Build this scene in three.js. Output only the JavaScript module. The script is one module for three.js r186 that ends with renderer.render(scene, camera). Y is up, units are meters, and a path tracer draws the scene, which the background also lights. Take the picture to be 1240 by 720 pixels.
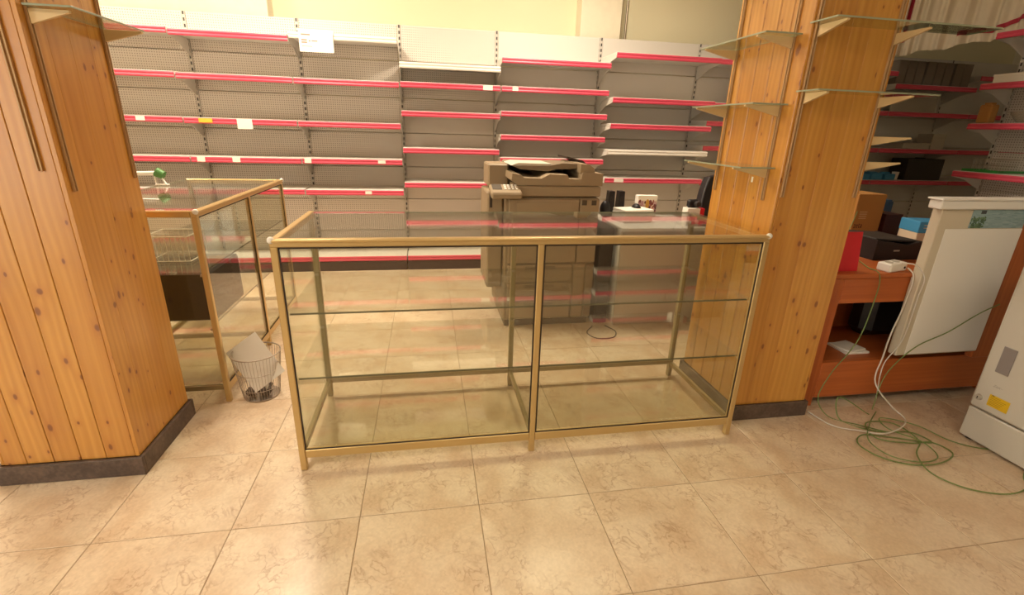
import * as THREE from 'three';
import { mergeGeometries } from 'three/addons/utils/BufferGeometryUtils.js';
import { RectAreaLightUniformsLib } from 'three/addons/lights/RectAreaLightUniformsLib.js';

// ---------------------------------------------------------------- camera, sky, lights, exposure
const scene = new THREE.Scene();
const FOCAL = 579.82, PITCH = 0.33806, ROLL = 0.03025, YAW = -0.17782, EYE = 1.3957;
const camera = new THREE.PerspectiveCamera(2 * Math.atan(360 / FOCAL) * 180 / Math.PI, 1240 / 720, 0.05, 60);
{
  const cy = Math.cos(YAW), sy = Math.sin(YAW), cp = Math.cos(PITCH), sp = Math.sin(PITCH);
  const right = new THREE.Vector3(cy, 0, -sy), fwd = new THREE.Vector3(-sy * cp, -sp, -cy * cp);
  const up = new THREE.Vector3().crossVectors(right, fwd);
  const r2 = right.clone().multiplyScalar(Math.cos(ROLL)).addScaledVector(up, Math.sin(ROLL));
  const u2 = right.clone().multiplyScalar(-Math.sin(ROLL)).addScaledVector(up, Math.cos(ROLL));
  camera.position.set(0, EYE, 0);
  camera.quaternion.setFromRotationMatrix(new THREE.Matrix4().makeBasis(r2, u2, fwd.clone().negate()));
  camera.updateMatrixWorld();
}
const renderer = new THREE.WebGLRenderer({ antialias: true });
renderer.toneMapping = THREE.LinearToneMapping;
renderer.toneMappingExposure = 1.75;
renderer.shadowMap.enabled = true;
RectAreaLightUniformsLib.init();
scene.background = new THREE.Color().setRGB(3.0, 3.2, 3.5);          // plain overcast daylight outside the shop window
const LAMP = new THREE.Color(1.0, 0.85, 0.655);                       // warm tubes
const CEIL = 3.2;
// ceiling panels: x, z, strength
const LAMPS = [
  [-2.9, -3.8, 21], [-1.15, -3.8, 34], [1.15, -3.8, 28], [3.1, 0.5, 4],
  [-1.9, 0.2, 20], [0.6, 0.9, 8],
];

// ---------------------------------------------------------------- helpers
let seed = 12345;
const rnd = () => { seed = (Math.imul(seed, 1664525) + 1013904223) >>> 0; return seed / 4294967296; };
const used = new Map();
function numbered(name) {
  const n = used.get(name) || 0; used.set(name, n + 1);
  return n ? name + '_' + String(n).padStart(3, '0') : name;
}
function uvBox(g, du = 0, dv = 0, swap = false) {                    // metre uv by the dominant axis of every face
  if (g.index) g = g.toNonIndexed();
  const p = g.attributes.position, uv = new Float32Array(p.count * 2);
  const a = new THREE.Vector3(), b = new THREE.Vector3(), c = new THREE.Vector3();
  for (let i = 0; i < p.count; i += 3) {
    a.fromBufferAttribute(p, i); b.fromBufferAttribute(p, i + 1); c.fromBufferAttribute(p, i + 2);
    const n = b.clone().sub(a).cross(c.clone().sub(a)), ax = Math.abs(n.x), ay = Math.abs(n.y), az = Math.abs(n.z);
    [a, b, c].forEach((v, k) => {
      let u, w;
      if (ax >= ay && ax >= az) { u = v.z; w = v.y; } else if (ay >= az) { u = v.z; w = v.x; if (!swap) { u = v.x; w = v.z; } else { u = v.x; w = v.z; } } else { u = v.x; w = v.y; }
      if (swap) [u, w] = [w, u];
      uv[(i + k) * 2] = u + du; uv[(i + k) * 2 + 1] = w + dv;
    });
  }
  g.setAttribute('uv', new THREE.BufferAttribute(uv, 2));
  return g;
}
function chamferBox(x0, y0, z0, x1, y1, z1, c = 0.002, du = 0, dv = 0, swap = false) {
  if (x0 > x1) [x0, x1] = [x1, x0]; if (y0 > y1) [y0, y1] = [y1, y0]; if (z0 > z1) [z0, z1] = [z1, z0];
  const C = [(x0 + x1) / 2, (y0 + y1) / 2, (z0 + z1) / 2], h = [(x1 - x0) / 2, (y1 - y0) / 2, (z1 - z0) / 2];
  c = Math.min(c, h[0] * 0.9, h[1] * 0.9, h[2] * 0.9);
  const V = (s, ax) => [0, 1, 2].map((k) => s[k] * (k === ax ? h[k] : h[k] - c));
  const tris = [];
  const poly = (pts) => {
    const [a, b, d] = pts, n = [(b[1] - a[1]) * (d[2] - a[2]) - (b[2] - a[2]) * (d[1] - a[1]), (b[2] - a[2]) * (d[0] - a[0]) - (b[0] - a[0]) * (d[2] - a[2]), (b[0] - a[0]) * (d[1] - a[1]) - (b[1] - a[1]) * (d[0] - a[0])];
    const m = pts.reduce((s, q) => [s[0] + q[0], s[1] + q[1], s[2] + q[2]], [0, 0, 0]);
    if (n[0] * m[0] + n[1] * m[1] + n[2] * m[2] < 0) pts = [...pts].reverse();
    for (let i = 1; i + 1 < pts.length; i++) tris.push(pts[0], pts[i], pts[i + 1]);
  };
  for (let ax = 0; ax < 3; ax++) for (const s of [-1, 1]) {
    const [u, v] = [0, 1, 2].filter((k) => k !== ax);
    poly([[-1, -1], [1, -1], [1, 1], [-1, 1]].map(([a, b]) => { const q = [0, 0, 0]; q[ax] = s; q[u] = a; q[v] = b; return V(q, ax); }));
  }
  for (let ax = 0; ax < 3; ax++) {
    const [u, v] = [0, 1, 2].filter((k) => k !== ax);
    for (const a of [-1, 1]) for (const b of [-1, 1]) {
      const q0 = [0, 0, 0], q1 = [0, 0, 0]; q0[ax] = -1; q1[ax] = 1; q0[u] = q1[u] = a; q0[v] = q1[v] = b;
      poly([V(q0, u), V(q1, u), V(q1, v), V(q0, v)]);
    }
  }
  for (const a of [-1, 1]) for (const b of [-1, 1]) for (const d of [-1, 1]) poly([V([a, b, d], 0), V([a, b, d], 1), V([a, b, d], 2)]);
  const arr = new Float32Array(tris.length * 3);
  tris.forEach((t, i) => { arr[i * 3] = t[0] + C[0]; arr[i * 3 + 1] = t[1] + C[1]; arr[i * 3 + 2] = t[2] + C[2]; });
  const g = new THREE.BufferGeometry();
  g.setAttribute('position', new THREE.BufferAttribute(arr, 3));
  g.computeVertexNormals();
  return uvBox(g, du, dv, swap);
}
const B = chamferBox;
const clean = (g) => { const o = g.index ? g.toNonIndexed() : g; for (const k of Object.keys(o.attributes)) if (!['position', 'normal', 'uv'].includes(k)) o.deleteAttribute(k); return o; };
const merge = (list) => (list.length === 1 ? list[0] : mergeGeometries(list.map(clean)));
function mesh(name, geos, mat, parent) {
  const m = new THREE.Mesh(Array.isArray(geos) ? merge(geos) : geos, mat);
  m.castShadow = m.receiveShadow = true;
  if (parent) { m.name = name; parent.add(m); } else { m.name = numbered(name); scene.add(m); }
  return m;
}
function thing(name, label, category, pos = [0, 0, 0], turn = 0, group) {
  const o = new THREE.Group(); o.name = numbered(name); o.position.set(...pos); o.rotation.y = turn;
  o.userData = { label, category }; if (group) o.userData.group = group;
  scene.add(o); return o;
}
function tag(o, label, category, group) { o.userData = { label, category }; if (group) o.userData.group = group; return o; }
const structure = (o) => { o.userData.kind = 'structure'; return o; };
function prism(pts, z0, z1, uvOff = [0, 0]) {                         // polygon in x,y swept along z
  const s = new THREE.Shape(pts.map(([x, y]) => new THREE.Vector2(x, y)));
  const g = new THREE.ExtrudeGeometry(s, { depth: z1 - z0, bevelEnabled: false }); g.translate(0, 0, z0);
  return uvBox(g, ...uvOff);
}
function tube(pts, r, seg = 40, rad = 6, closed = false) {
  return clean(new THREE.TubeGeometry(new THREE.CatmullRomCurve3(pts.map((p) => new THREE.Vector3(...p)), closed, 'centripetal'), seg, r, rad, closed));
}
function rod(a, b, r, rad = 8) {
  const A = new THREE.Vector3(...a), D = new THREE.Vector3(...b).sub(A), g = new THREE.CylinderGeometry(r, r, D.length(), rad);
  g.applyQuaternion(new THREE.Quaternion().setFromUnitVectors(new THREE.Vector3(0, 1, 0), D.clone().normalize()));
  g.translate(A.x + D.x / 2, A.y + D.y / 2, A.z + D.z / 2); return clean(g);
}
const turned = (g, cx, cy, cz, rx, ry, rz) => { g.translate(-cx, -cy, -cz); g.applyMatrix4(new THREE.Matrix4().makeRotationFromEuler(new THREE.Euler(rx, ry, rz))); g.translate(cx, cy, cz); return g; };

// ---------------------------------------------------------------- noise and textures
function hash(x, y, s) { let h = Math.imul(x, 374761393) + Math.imul(y, 668265263) + Math.imul(s, 974634777) | 0; h = Math.imul(h ^ (h >>> 13), 1274126177); return ((h ^ (h >>> 16)) >>> 0) / 4294967296; }
function vnoise(x, y, px, py, s) {                                    // value noise, periodic in px, py
  const xi = Math.floor(x), yi = Math.floor(y); let fx = x - xi, fy = y - yi; fx = fx * fx * (3 - 2 * fx); fy = fy * fy * (3 - 2 * fy);
  const X0 = ((xi % px) + px) % px, X1 = (X0 + 1) % px, Y0 = ((yi % py) + py) % py, Y1 = (Y0 + 1) % py;
  const a = hash(X0, Y0, s), b = hash(X1, Y0, s), c = hash(X0, Y1, s), d = hash(X1, Y1, s);
  return a + (b - a) * fx + (c - a) * fy + (a - b - c + d) * fx * fy;
}
function fbm(u, v, px, py, oct, s) { let t = 0, a = 0.5, n = 0; for (let i = 0; i < oct; i++) { t += a * vnoise(u * px, v * py, px, py, s + i); n += a; a *= 0.5; px *= 2; py *= 2; } return t / n; }
function dataTex(w, h, fn, metresU, metresV, srgb = true) {
  const d = new Uint8Array(w * h * 4);
  for (let j = 0; j < h; j++) for (let i = 0; i < w; i++) { const c = fn(i / w, j / h), k = (j * w + i) * 4; d[k] = c[0]; d[k + 1] = c[1]; d[k + 2] = c[2]; d[k + 3] = 255; }
  const t = new THREE.DataTexture(d, w, h, THREE.RGBAFormat); t.wrapS = t.wrapT = THREE.RepeatWrapping; t.magFilter = THREE.LinearFilter; t.minFilter = THREE.LinearMipmapLinearFilter; t.generateMipmaps = true;
  if (srgb) t.colorSpace = THREE.SRGBColorSpace; t.repeat.set(1 / metresU, 1 / metresV); t.needsUpdate = true; return t;
}
const lerp = (a, b, t) => a + (b - a) * t, mix3 = (a, b, t) => [lerp(a[0], b[0], t), lerp(a[1], b[1], t), lerp(a[2], b[2], t)];
const clamp = (x, a = 0, b = 1) => Math.min(b, Math.max(a, x));

// knotty varnished pine, 1 m wide by 2 m tall, grain along v
const knots = [];
for (let i = 0; i < 100; i++) knots.push([rnd(), rnd(), 0.0035 + rnd() * rnd() * 0.011, 1.1 + rnd() * 1.1]);
const pineTex = dataTex(768, 1024, (u, v) => {
  let wx = (fbm(u, v, 6, 3, 3, 11) - 0.5) * 0.05, kd = 0, ring = 0;
  for (const [ku, kv, r, st] of knots) {
    let dx = u - ku; dx -= Math.round(dx); let dy = (v - kv); dy -= Math.round(dy); dy *= 2 / st;
    const d2 = dx * dx + dy * dy; if (d2 > r * r * 40) continue;
    const q = Math.exp(-d2 / (r * r * 5)); wx += Math.sign(dx) * q * r * 1.1;
    kd = Math.max(kd, clamp((r * 1.1 - Math.sqrt(d2)) / (r * 0.45))); ring = Math.max(ring, q);
  }
  const g1 = 0.5 + 0.5 * Math.sin((u + wx) * Math.PI * 2 * 34), g2 = fbm(u + wx * 0.6, v, 120, 4, 2, 23), g3 = fbm(u, v, 9, 2, 3, 31);
  let c = mix3([211, 153, 68], [178, 115, 40], clamp(0.22 * g1 + 0.38 * g2 + 0.9 * (g3 - 0.38)));
  c = mix3(c, [170, 100, 38], 0.35 * ring);
  return mix3(c, [112, 60, 24], 0.68 * kd);
}, 1, 2);
// orange laminate of the desk
const laminateTex = dataTex(512, 512, (u, v) => { const g = fbm(u, v, 60, 3, 3, 7), b = fbm(u, v, 8, 2, 2, 9); return mix3([196, 108, 52], [164, 82, 36], clamp(g * 0.7 + (b - 0.4) * 0.7)); }, 0.6, 1.2);
// mottled beige floor tile (0.9 m, four different tiles)
const tileTex = dataTex(1024, 1024, (u, v) => {
  const n1 = fbm(u, v, 5, 5, 5, 41), w = fbm(u, v, 6, 6, 3, 77) * 0.16, n2 = fbm(u + w, v + w * 0.7, 7, 7, 4, 57);
  const vein = Math.pow(1 - Math.min(1, Math.abs(n2 - 0.5) * 16), 2), fine = fbm(u, v, 120, 120, 2, 63), n3 = fbm(u + w, v, 8, 8, 5, 91);
  const n4 = fbm(u + w * 0.5, v + w, 30, 30, 4, 29), v2 = Math.pow(1 - Math.min(1, Math.abs(n4 - 0.5) * 11), 2);
  const patch = clamp((n3 - 0.44) * 3.2), gate = clamp((fbm(u, v, 9, 9, 3, 97) - 0.45) * 4);
  let c = mix3([225, 206, 181], [214, 191, 164], clamp((n1 - 0.3) * 1.7));
  c = mix3(c, [204, 175, 143], 0.6 * patch); c = mix3(c, [172, 136, 106], 0.26 * vein * clamp(gate + 0.2)); c = mix3(c, [166, 132, 104], 0.55 * v2 * gate);
  return [c[0] + (fine - 0.5) * 16, c[1] + (fine - 0.5) * 16, c[2] + (fine - 0.5) * 16];
}, 0.9, 0.9);
const tileRough = dataTex(256, 256, (u, v) => { const n = fbm(u, v, 6, 6, 4, 5), q = 70 + 60 * n; return [q, q, q]; }, 0.9, 0.9, false);
const perfTex = dataTex(64, 64, (u, v) => { const x = (u * 4) % 1 - 0.5, y = (v * 4) % 1 - 0.5, d = Math.hypot(x, y); const k = clamp((0.25 - d) / 0.06); return mix3([218, 211, 203], [138, 128, 119], k); }, 0.08, 0.08);
const slotTex = dataTex(16, 64, (u, v) => { const k = (u > 0.3 && u < 0.7 && v > 0.2 && v < 0.72) ? 1 : 0; return mix3([202, 196, 188], [42, 38, 36], k); }, 0.03, 0.05);
const graniteTex = dataTex(256, 256, (u, v) => { const n = fbm(u, v, 40, 40, 3, 3), m = fbm(u, v, 8, 8, 3, 19); return mix3([112, 92, 80], [66, 54, 48], clamp(n * 0.8 + (m - 0.4) * 0.8)); }, 0.4, 0.4);
const wallTex = dataTex(256, 256, (u, v) => { const n = fbm(u, v, 30, 30, 3, 8), q = (n - 0.5) * 8; return [230 + q, 222 + q, 200 + q]; }, 1.5, 1.5);
function canvasTex(w, h, draw) {
  const c = document.createElement('canvas'); c.width = w; c.height = h; draw(c.getContext('2d'), w, h);
  const t = new THREE.CanvasTexture(c); t.colorSpace = THREE.SRGBColorSpace; return t;
}

// ---------------------------------------------------------------- materials
const S = (hex, roughness = 0.5, extra = {}) => new THREE.MeshStandardMaterial({ color: hex, roughness, ...extra });
const P = (o) => new THREE.MeshPhysicalMaterial(o);
const M = {
  pine: P({ map: pineTex, roughness: 0.42, clearcoat: 0.6, clearcoatRoughness: 0.22 }),
  laminate: S(0xffffff, 0.4, { map: laminateTex }),
  tile: P({ map: tileTex, roughnessMap: tileRough, roughness: 0.95, specularIntensity: 1.0 }),
  grout: S(0xa9937a, 0.9),
  granite: S(0xffffff, 0.45, { map: graniteTex }),
  wall: S(0xffffff, 0.85, { map: wallTex }), wallGreen: S(0xefe8c8, 0.85), ceiling: S(0xe9e4d8, 0.9),
  perf: S(0xffffff, 0.45, { map: perfTex }), panel: S(0xd6d1ca, 0.4), steel: S(0xd8d3cb, 0.4), upright: S(0xffffff, 0.45, { map: slotTex }),
  red: S(0xd04a62, 0.4), whiteStrip: S(0xe4dfd6, 0.4), kick: S(0x3a2720, 0.6),
  gold: S(0xccb07a, 0.32, { metalness: 0.6 }), gasket: S(0x2a1e14, 0.6), whitePlastic: S(0xe9e4da, 0.4),
  glass: P({ color: 0xf6f7f1, roughness: 0.015, transmission: 1, thickness: 0, ior: 1.5 }),
  glassShelf: P({ color: 0xf7f8f5, roughness: 0.02, transmission: 1, thickness: 0, ior: 1.4 }),
  glassBase: P({ color: 0xf3f2ec, roughness: 0.06, transmission: 1, thickness: 0, ior: 1.5 }),
  glassEdge: P({ color: 0x5d5a44, roughness: 0.3 }),
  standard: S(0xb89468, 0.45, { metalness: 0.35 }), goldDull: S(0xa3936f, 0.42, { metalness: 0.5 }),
  glassSmall: P({ color: 0xe4eadf, roughness: 0.02, transmission: 1, thickness: 0, ior: 1.5 }),
  tablePanel: S(0xb4ab9b, 0.5),
  glassEdgeLight: P({ color: 0x959b82, roughness: 0.3 }),
  alu: S(0xb9ad9c, 0.35, { metalness: 0.8 }), bracket: S(0xd9bd8e, 0.45),
  copier: S(0x948268, 0.5), copierDark: S(0x7c6c56, 0.5), black: S(0x18151a, 0.45), recess: S(0x3a302a, 0.6), copierLight: S(0xcfc6b4, 0.5), seam: S(0x4c4236, 0.7),
  white: S(0xe8e4dc, 0.5), paper: S(0xefeae0, 0.8), beige: S(0xcfc3ac, 0.5), machine: S(0xc9c3b6, 0.42),
  yellow: S(0xe6b73c, 0.5), greenCable: S(0x74884a, 0.5), whiteCable: S(0xdad2c6, 0.5), darkCable: S(0x3c3630, 0.5), wire: S(0xb4a79a, 0.35, { metalness: 0.7 }),
  cardboard: S(0xa9783c, 0.85), redCard: S(0xd01f2c, 0.5), blue: S(0x3f8fc0, 0.5), darkBlue: S(0x24456a, 0.5), maroon: S(0x3e1a1e, 0.5), green: S(0x2f8a3c, 0.45),
  file: S(0x7b7066, 0.7), greyBoard: S(0xb0a89c, 0.5), dark: S(0x2b2421, 0.6), cloth: S(0xe8dcc6, 0.9, { side: THREE.DoubleSide }), clothRed: S(0xb83a4e, 0.85, { side: THREE.DoubleSide }),
  clear: P({ color: 0xf2efe8, roughness: 0.12, transmission: 0.85, thickness: 0, ior: 1.45 }), yellowCap: S(0x49803a, 0.5), trash: S(0x55483e, 0.8),
};

// ---------------------------------------------------------------- the room
const ROOM = { x0: -3.4, x1: 7.2, z0: -5.45, z1: 2.6 };
{
  const f = structure(mesh('floor', [B(ROOM.x0, -0.2, ROOM.z0, ROOM.x1, -0.002, ROOM.z1, 0.001)], M.grout));
  // 45 cm tiles, joints where the photograph shows them
  const T = 0.45, ox = -1.187, oz = -1.501, gap = 0.0015, variants = [];
  for (let k = 0; k < 8; k++) {
    const g = B(-T / 2 + gap, -0.012, -T / 2 + gap, T / 2 - gap, 0, T / 2 - gap, 0.0015, (k % 2) * 0.45 + 0.225, Math.floor(k / 2) % 2 * 0.45 + 0.225);
    if (k > 3) { g.applyMatrix4(new THREE.Matrix4().makeRotationY(Math.PI)); }
    variants.push(g);
  }
  for (let i = -7; i < 14; i++) for (let j = -9; j < 4; j++) {
    const x = ox + (i + 0.5) * T, z = oz + (j + 0.5) * T;
    if (x - T / 2 < ROOM.x0 || x + T / 2 > ROOM.x1 || z - T / 2 < ROOM.z0 || z + T / 2 > ROOM.z1) continue;
    const m = mesh('tile', variants[(i * 5 + j * 3 + ((i * j) & 3) + 160) & 7], M.tile, f); m.position.set(x, 0, z);
  }
  structure(mesh('ceiling', [B(ROOM.x0 - 0.15, CEIL, ROOM.z0 - 0.15, ROOM.x1 + 0.15, CEIL + 0.15, ROOM.z1 + 0.15, 0.001)], M.ceiling));
  structure(mesh('wall_back', [B(ROOM.x0 - 0.15, -0.2, ROOM.z0 - 0.15, ROOM.x1 + 0.15, CEIL, ROOM.z0, 0.001)], M.wallGreen));
  structure(mesh('trim_1', [B(ROOM.x0, 0, ROOM.z0, -1.385, CEIL, -5.27, 0.004)], M.wall));
  structure(mesh('trim_2', [B(1.565, 0, ROOM.z0, 1.99, CEIL, -5.27, 0.004)], M.wall));
  structure(mesh('wall_right', [B(ROOM.x1, -0.2, ROOM.z0, ROOM.x1 + 0.15, CEIL, ROOM.z1, 0.001)], M.wall));
  structure(mesh('wall_front', [B(ROOM.x0 - 0.15, -0.2, ROOM.z1, ROOM.x1 + 0.15, CEIL, ROOM.z1 + 0.15, 0.001)], M.wall));
  // left wall with the glazed shop door that lets the daylight in
  const lx = ROOM.x0, dz0 = -0.1, dz1 = 2.1, dy = 2.3;
  structure(mesh('wall_left', [B(lx - 0.15, -0.2, ROOM.z0, lx, CEIL, dz0, 0.001), B(lx - 0.15, -0.2, dz1, lx, CEIL, ROOM.z1, 0.001), B(lx - 0.15, dy, dz0, lx, CEIL, dz1, 0.001), B(lx - 0.15, -0.2, dz0, lx, 0, dz1, 0.001)], M.wall));
  const d = structure(new THREE.Group()); d.name = 'door_1'; scene.add(d);
  const zs = [dz0, (dz0 + dz1) / 2 - 0.025, dz1 - 0.05];
  mesh('frame', [...zs.map((q) => B(lx - 0.1, 0, q, lx - 0.05, dy, q + 0.05)), B(lx - 0.1, 0, dz0, lx - 0.05, 0.06, dz1), B(lx - 0.1, dy - 0.05, dz0, lx - 0.05, dy, dz1)], M.alu, d);
  for (const k of [0, 1]) mesh('pane', B(lx - 0.078, 0.06, zs[k] + 0.05, lx - 0.072, dy - 0.05, zs[k + 1], 0.0005), M.glass, d);
  mesh('handle', [rod([lx - 0.02, 0.9, 0.93], [lx - 0.02, 1.2, 0.93], 0.012), rod([lx - 0.06, 0.92, 0.93], [lx - 0.02, 0.92, 0.93], 0.008), rod([lx - 0.06, 1.18, 0.93], [lx - 0.02, 1.18, 0.93], 0.008)], M.alu, d);
  structure(mesh('added_partition_4', [B(3.3, 0, -4.79, 3.36, 2.5, -3.45, 0.003)], M.wall));    // unseen partition, added behind the right pillar to shade the far corner
  structure(mesh('trim_3', [B(lx - 6, -0.25, -4, lx - 0.15, -0.02, 6, 0.001)], S(0xb8b0a4, 0.9)));    // pavement outside the door
  // two thin conduits on the recessed wall beside the pilaster
  const c = thing('wall_conduit', 'two thin vertical pipes on the pale green wall above the shelving', 'pipe', [2.06, 2.3, ROOM.z0 + 0.02]);
  for (const dx of [-0.02, 0.045]) mesh('pipe', rod([dx, 0, 0], [dx, CEIL - 2.3, 0], 0.011, 10), M.alu, c);
}
LAMPS.forEach(([x, z, k], i) => {
  const where = ['above the leftmost shelving aisle', 'above the aisle behind the left pillar', 'above the photocopier', 'in front of the right pillar near the shop front', 'behind the camera on the left', 'behind the camera on the right'][i];
  const t = thing('ceiling_panel_light', 'square white ceiling panel light ' + where, 'ceiling light', [x, CEIL, z], 0, 'ceiling panel lights');
  mesh('housing', [B(-0.31, -0.03, -0.31, 0.31, 0, 0.31, 0.004)], M.white, t);
  mesh('diffuser', [B(-0.29, -0.034, -0.29, 0.29, -0.03, 0.29, 0.001)], new THREE.MeshStandardMaterial({ color: 0xffffff, roughness: 0.6, emissive: LAMP, emissiveIntensity: k * 0.25 }), t);
  const l = new THREE.RectAreaLight(LAMP, k, 0.58, 0.58); l.position.set(0, -0.04, 0); l.rotation.x = -Math.PI / 2; t.add(l);
});

// ---------------------------------------------------------------- pine clad pillars
const SLOT_H = 0.025;
function pillar(name, label, x0, x1, z0, z1, opts) {                  // z0 = front (larger z), z1 = back
  const t = thing(name, label, 'pillar', [0, 0, 0]);
  const th = 0.014, yb = 0.085;
  mesh('core', B(x0 + th, 0, z1 + th, x1 - th, CEIL, z0 - th, 0.001), M.dark, t);
  const face = (axis, at, a, b, bounds, outward, ch = 0.003) => {
    const edges = [a, ...bounds, b];
    for (let k = 0; k + 1 < edges.length; k++) {
      const gp = ch > 0.002 ? 0.0018 : ch > 0.001 ? 0.0009 : 0.0002, lo = edges[k] + gp, hi = edges[k + 1] - gp, du = rnd(), dv = rnd() * 2;
      const g = axis === 'z' ? B(lo, yb, at - outward * th, hi, CEIL, at, ch, du, dv) : B(at - outward * th, yb, lo, at, CEIL, hi, ch, du, dv);
      mesh('plank', g, M.pine, t);
    }
  };
  const even = (a, b, n) => Array.from({ length: n - 1 }, (_, i) => a + (b - a) * (i + 1) / n);
  face('z', z0, x0 + th, x1 - th, opts.front, 1, opts.flushFront ? 0.0006 : 0.0018);
  face('z', z1, x0 + th, x1 - th, even(x0, x1, 4), -1);
  face('x', x1, z1, z0, opts.right, 1, 0.0006);
  face('x', x0, z1, z0, opts.left, -1);
  // granite plinth, four boards
  const p = 0.016;
  mesh('plinth', B(x0 - p, 0, z0, x1 + p, yb, z0 + p, 0.003), M.granite, t);
  mesh('plinth', B(x0 - p, 0, z1 - p, x1 + p, yb, z1, 0.003), M.granite, t);
  mesh('plinth', B(x1, 0, z1, x1 + p, yb, z0, 0.003), M.granite, t);
  mesh('plinth', B(x0 - p, 0, z1, x0, yb, z0, 0.003), M.granite, t);
  // slotted aluminium shelf standards: [axis, face position, position along the face, bottom height]
  for (const [axis, at, along, y, s] of opts.rails) {
    const w = 0.012, d = 0.009, g = [];
    for (const k of [-1, 1]) {
      g.push(axis === 'z' ? B(along + k * w * 0.5 - 0.0025, y, at, along + k * w * 0.5 + 0.0025, CEIL, at + s * d, 0.001) : B(at, y, along + k * w * 0.5 - 0.0025, at + s * d, CEIL, along + k * w * 0.5 + 0.0025, 0.001));
    }
    g.push(axis === 'z' ? B(along - w * 0.5, y, at, along + w * 0.5, CEIL, at + s * 0.003, 0.0005) : B(at, y, along - w * 0.5, at + s * 0.003, CEIL, along + w * 0.5, 0.0005));
    mesh('shelf_standard', g, M.standard, t);
  }
  return t;
}
const LP = { x0: -1.692, x1: -1.2, z0: -1.87, z1: -2.3 }, RP = { x0: 1.52, x1: 1.935, z0: -1.92, z1: -2.43 };
pillar('pine_pillar', 'pine clad pillar on the left with grey granite plinth beside the wire basket', LP.x0, LP.x1, LP.z0, LP.z1, {
  front: [-1.6, -1.505, -1.41, -1.32], right: [-2.19, -2.08, -1.97], left: [-2.19, -2.08, -1.97],
  rails: [['z', LP.z0, -1.257, 1.22, 1], ['x', LP.x1, -1.905, 1.15, 1], ['x', LP.x1, -2.275, 1.16, 1]],
});
const rightPillar = pillar('pine_pillar', 'pine clad pillar on the right carrying small glass shelves', RP.x0, RP.x1, RP.z0, RP.z1, {
  flushFront: true, front: [1.6, 1.7, 1.79, 1.87], right: [-2.32, -2.22, -2.12, -2.02], left: [-2.342, -2.233, -2.131, -2.046],
  rails: [['x', RP.x0, -2.395, 1.12, -1], ['x', RP.x0, -2.005, 1.12, -1], ['z', RP.z0, 1.542, 1.145, 1], ['z', RP.z0, 1.91, 1.145, 1], ['x', RP.x1, -1.96, 1.2, 1]],
});
mesh('sticker', B(RP.x0 - 0.001, 1.19, -2.112, RP.x0 - 0.0002, 1.215, -2.1, 0.0002), M.paper, rightPillar);
// small glass shelves on wooden triangular brackets
function bracketX(y, z, xr, xt) {                                     // from the root xr to the tip xt, in the plane z
  return prism([[xr, y], [xt, y], [xt, y - 0.006], [xr, y - 0.042]], z - 0.006, z + 0.006);
}
function bracketZ(y, x, zr, zt) {
  const g = prism([[0, y], [zt - zr, y], [zt - zr, y - 0.006], [0, y - 0.042]], -0.006, 0.006);
  g.rotateY(-Math.PI / 2); g.translate(x, 0, zr); return g;
}
function glassShelf(label, brackets, pane, group) {
  const t = thing('glass_shelf', label, 'shelf', [0, 0, 0], 0, group);
  for (const g of brackets) mesh('bracket', g, M.bracket, t);
  if (pane) {
    const g = mesh('glass_pane', B(...pane, 0.001), M.glassSmall, t), [a, y0, b, c, y1, d] = pane;
    mesh('polished_edge', [B(a, y0, d, c, y1, d + 0.0012, 0.0004), B(a - 0.0012, y0, b, a, y1, d, 0.0004), B(c, y0, b, c + 0.0012, y1, d, 0.0004)], M.glassEdgeLight, g);
  }
  return t;
}
for (const [y, word, xt] of [[1.787, 'upper', 1.345], [1.522, 'middle', 1.345], [1.262, 'lower', 1.34]])
  glassShelf(word + ' glass shelf on the left side of the right pillar', [bracketX(y, -2.395, RP.x0 - 0.012, xt), bracketX(y, -2.005, RP.x0 - 0.012, xt)], [xt + 0.0, y + 0.001, -2.44, RP.x0 - 0.012, y + 0.007, -1.95], 'glass shelves on the right pillar');
glassShelf('topmost glass shelf on the left side of the right pillar', [bracketX(2.06, -2.395, RP.x0 - 0.012, 1.345), bracketX(2.06, -2.005, RP.x0 - 0.012, 1.345)], [1.345, 2.061, -2.44, RP.x0 - 0.012, 2.067, -1.95], 'glass shelves on the right pillar');
glassShelf('wide upper glass shelf on the front of the right pillar', [bracketZ(1.818, 1.55, RP.z0 + 0.01, -1.775), bracketZ(1.808, 1.91, RP.z0 + 0.01, -1.77)], [1.5, 1.819, RP.z0 + 0.012, 2.24, 1.825, -1.77], 'glass shelves on the right pillar');
glassShelf('lower glass shelf on the front of the right pillar', [bracketZ(1.57, 1.55, RP.z0 + 0.01, -1.795), bracketZ(1.566, 1.91, RP.z0 + 0.01, -1.765)], [1.5, 1.571, RP.z0 + 0.012, 2.06, 1.577, -1.785], 'glass shelves on the right pillar');
glassShelf('upper bare wooden bracket on the right side of the right pillar', [bracketX(1.41, -1.96, RP.x1 + 0.01, 2.17)], null, 'bare brackets on the right pillar');
glassShelf('lower bare wooden bracket on the right side of the right pillar', [bracketX(1.3, -1.96, RP.x1 + 0.01, 2.15)], null, 'bare brackets on the right pillar');
glassShelf('glass shelf on pale brackets on the right side of the left pillar', [bracketX(1.702, -1.905, LP.x1 + 0.01, -1.08), bracketX(1.706, -2.275, LP.x1 + 0.01, -1.06)], [LP.x1 + 0.01, 1.707, -2.29, -1.06, 1.713, -1.88]);

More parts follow.
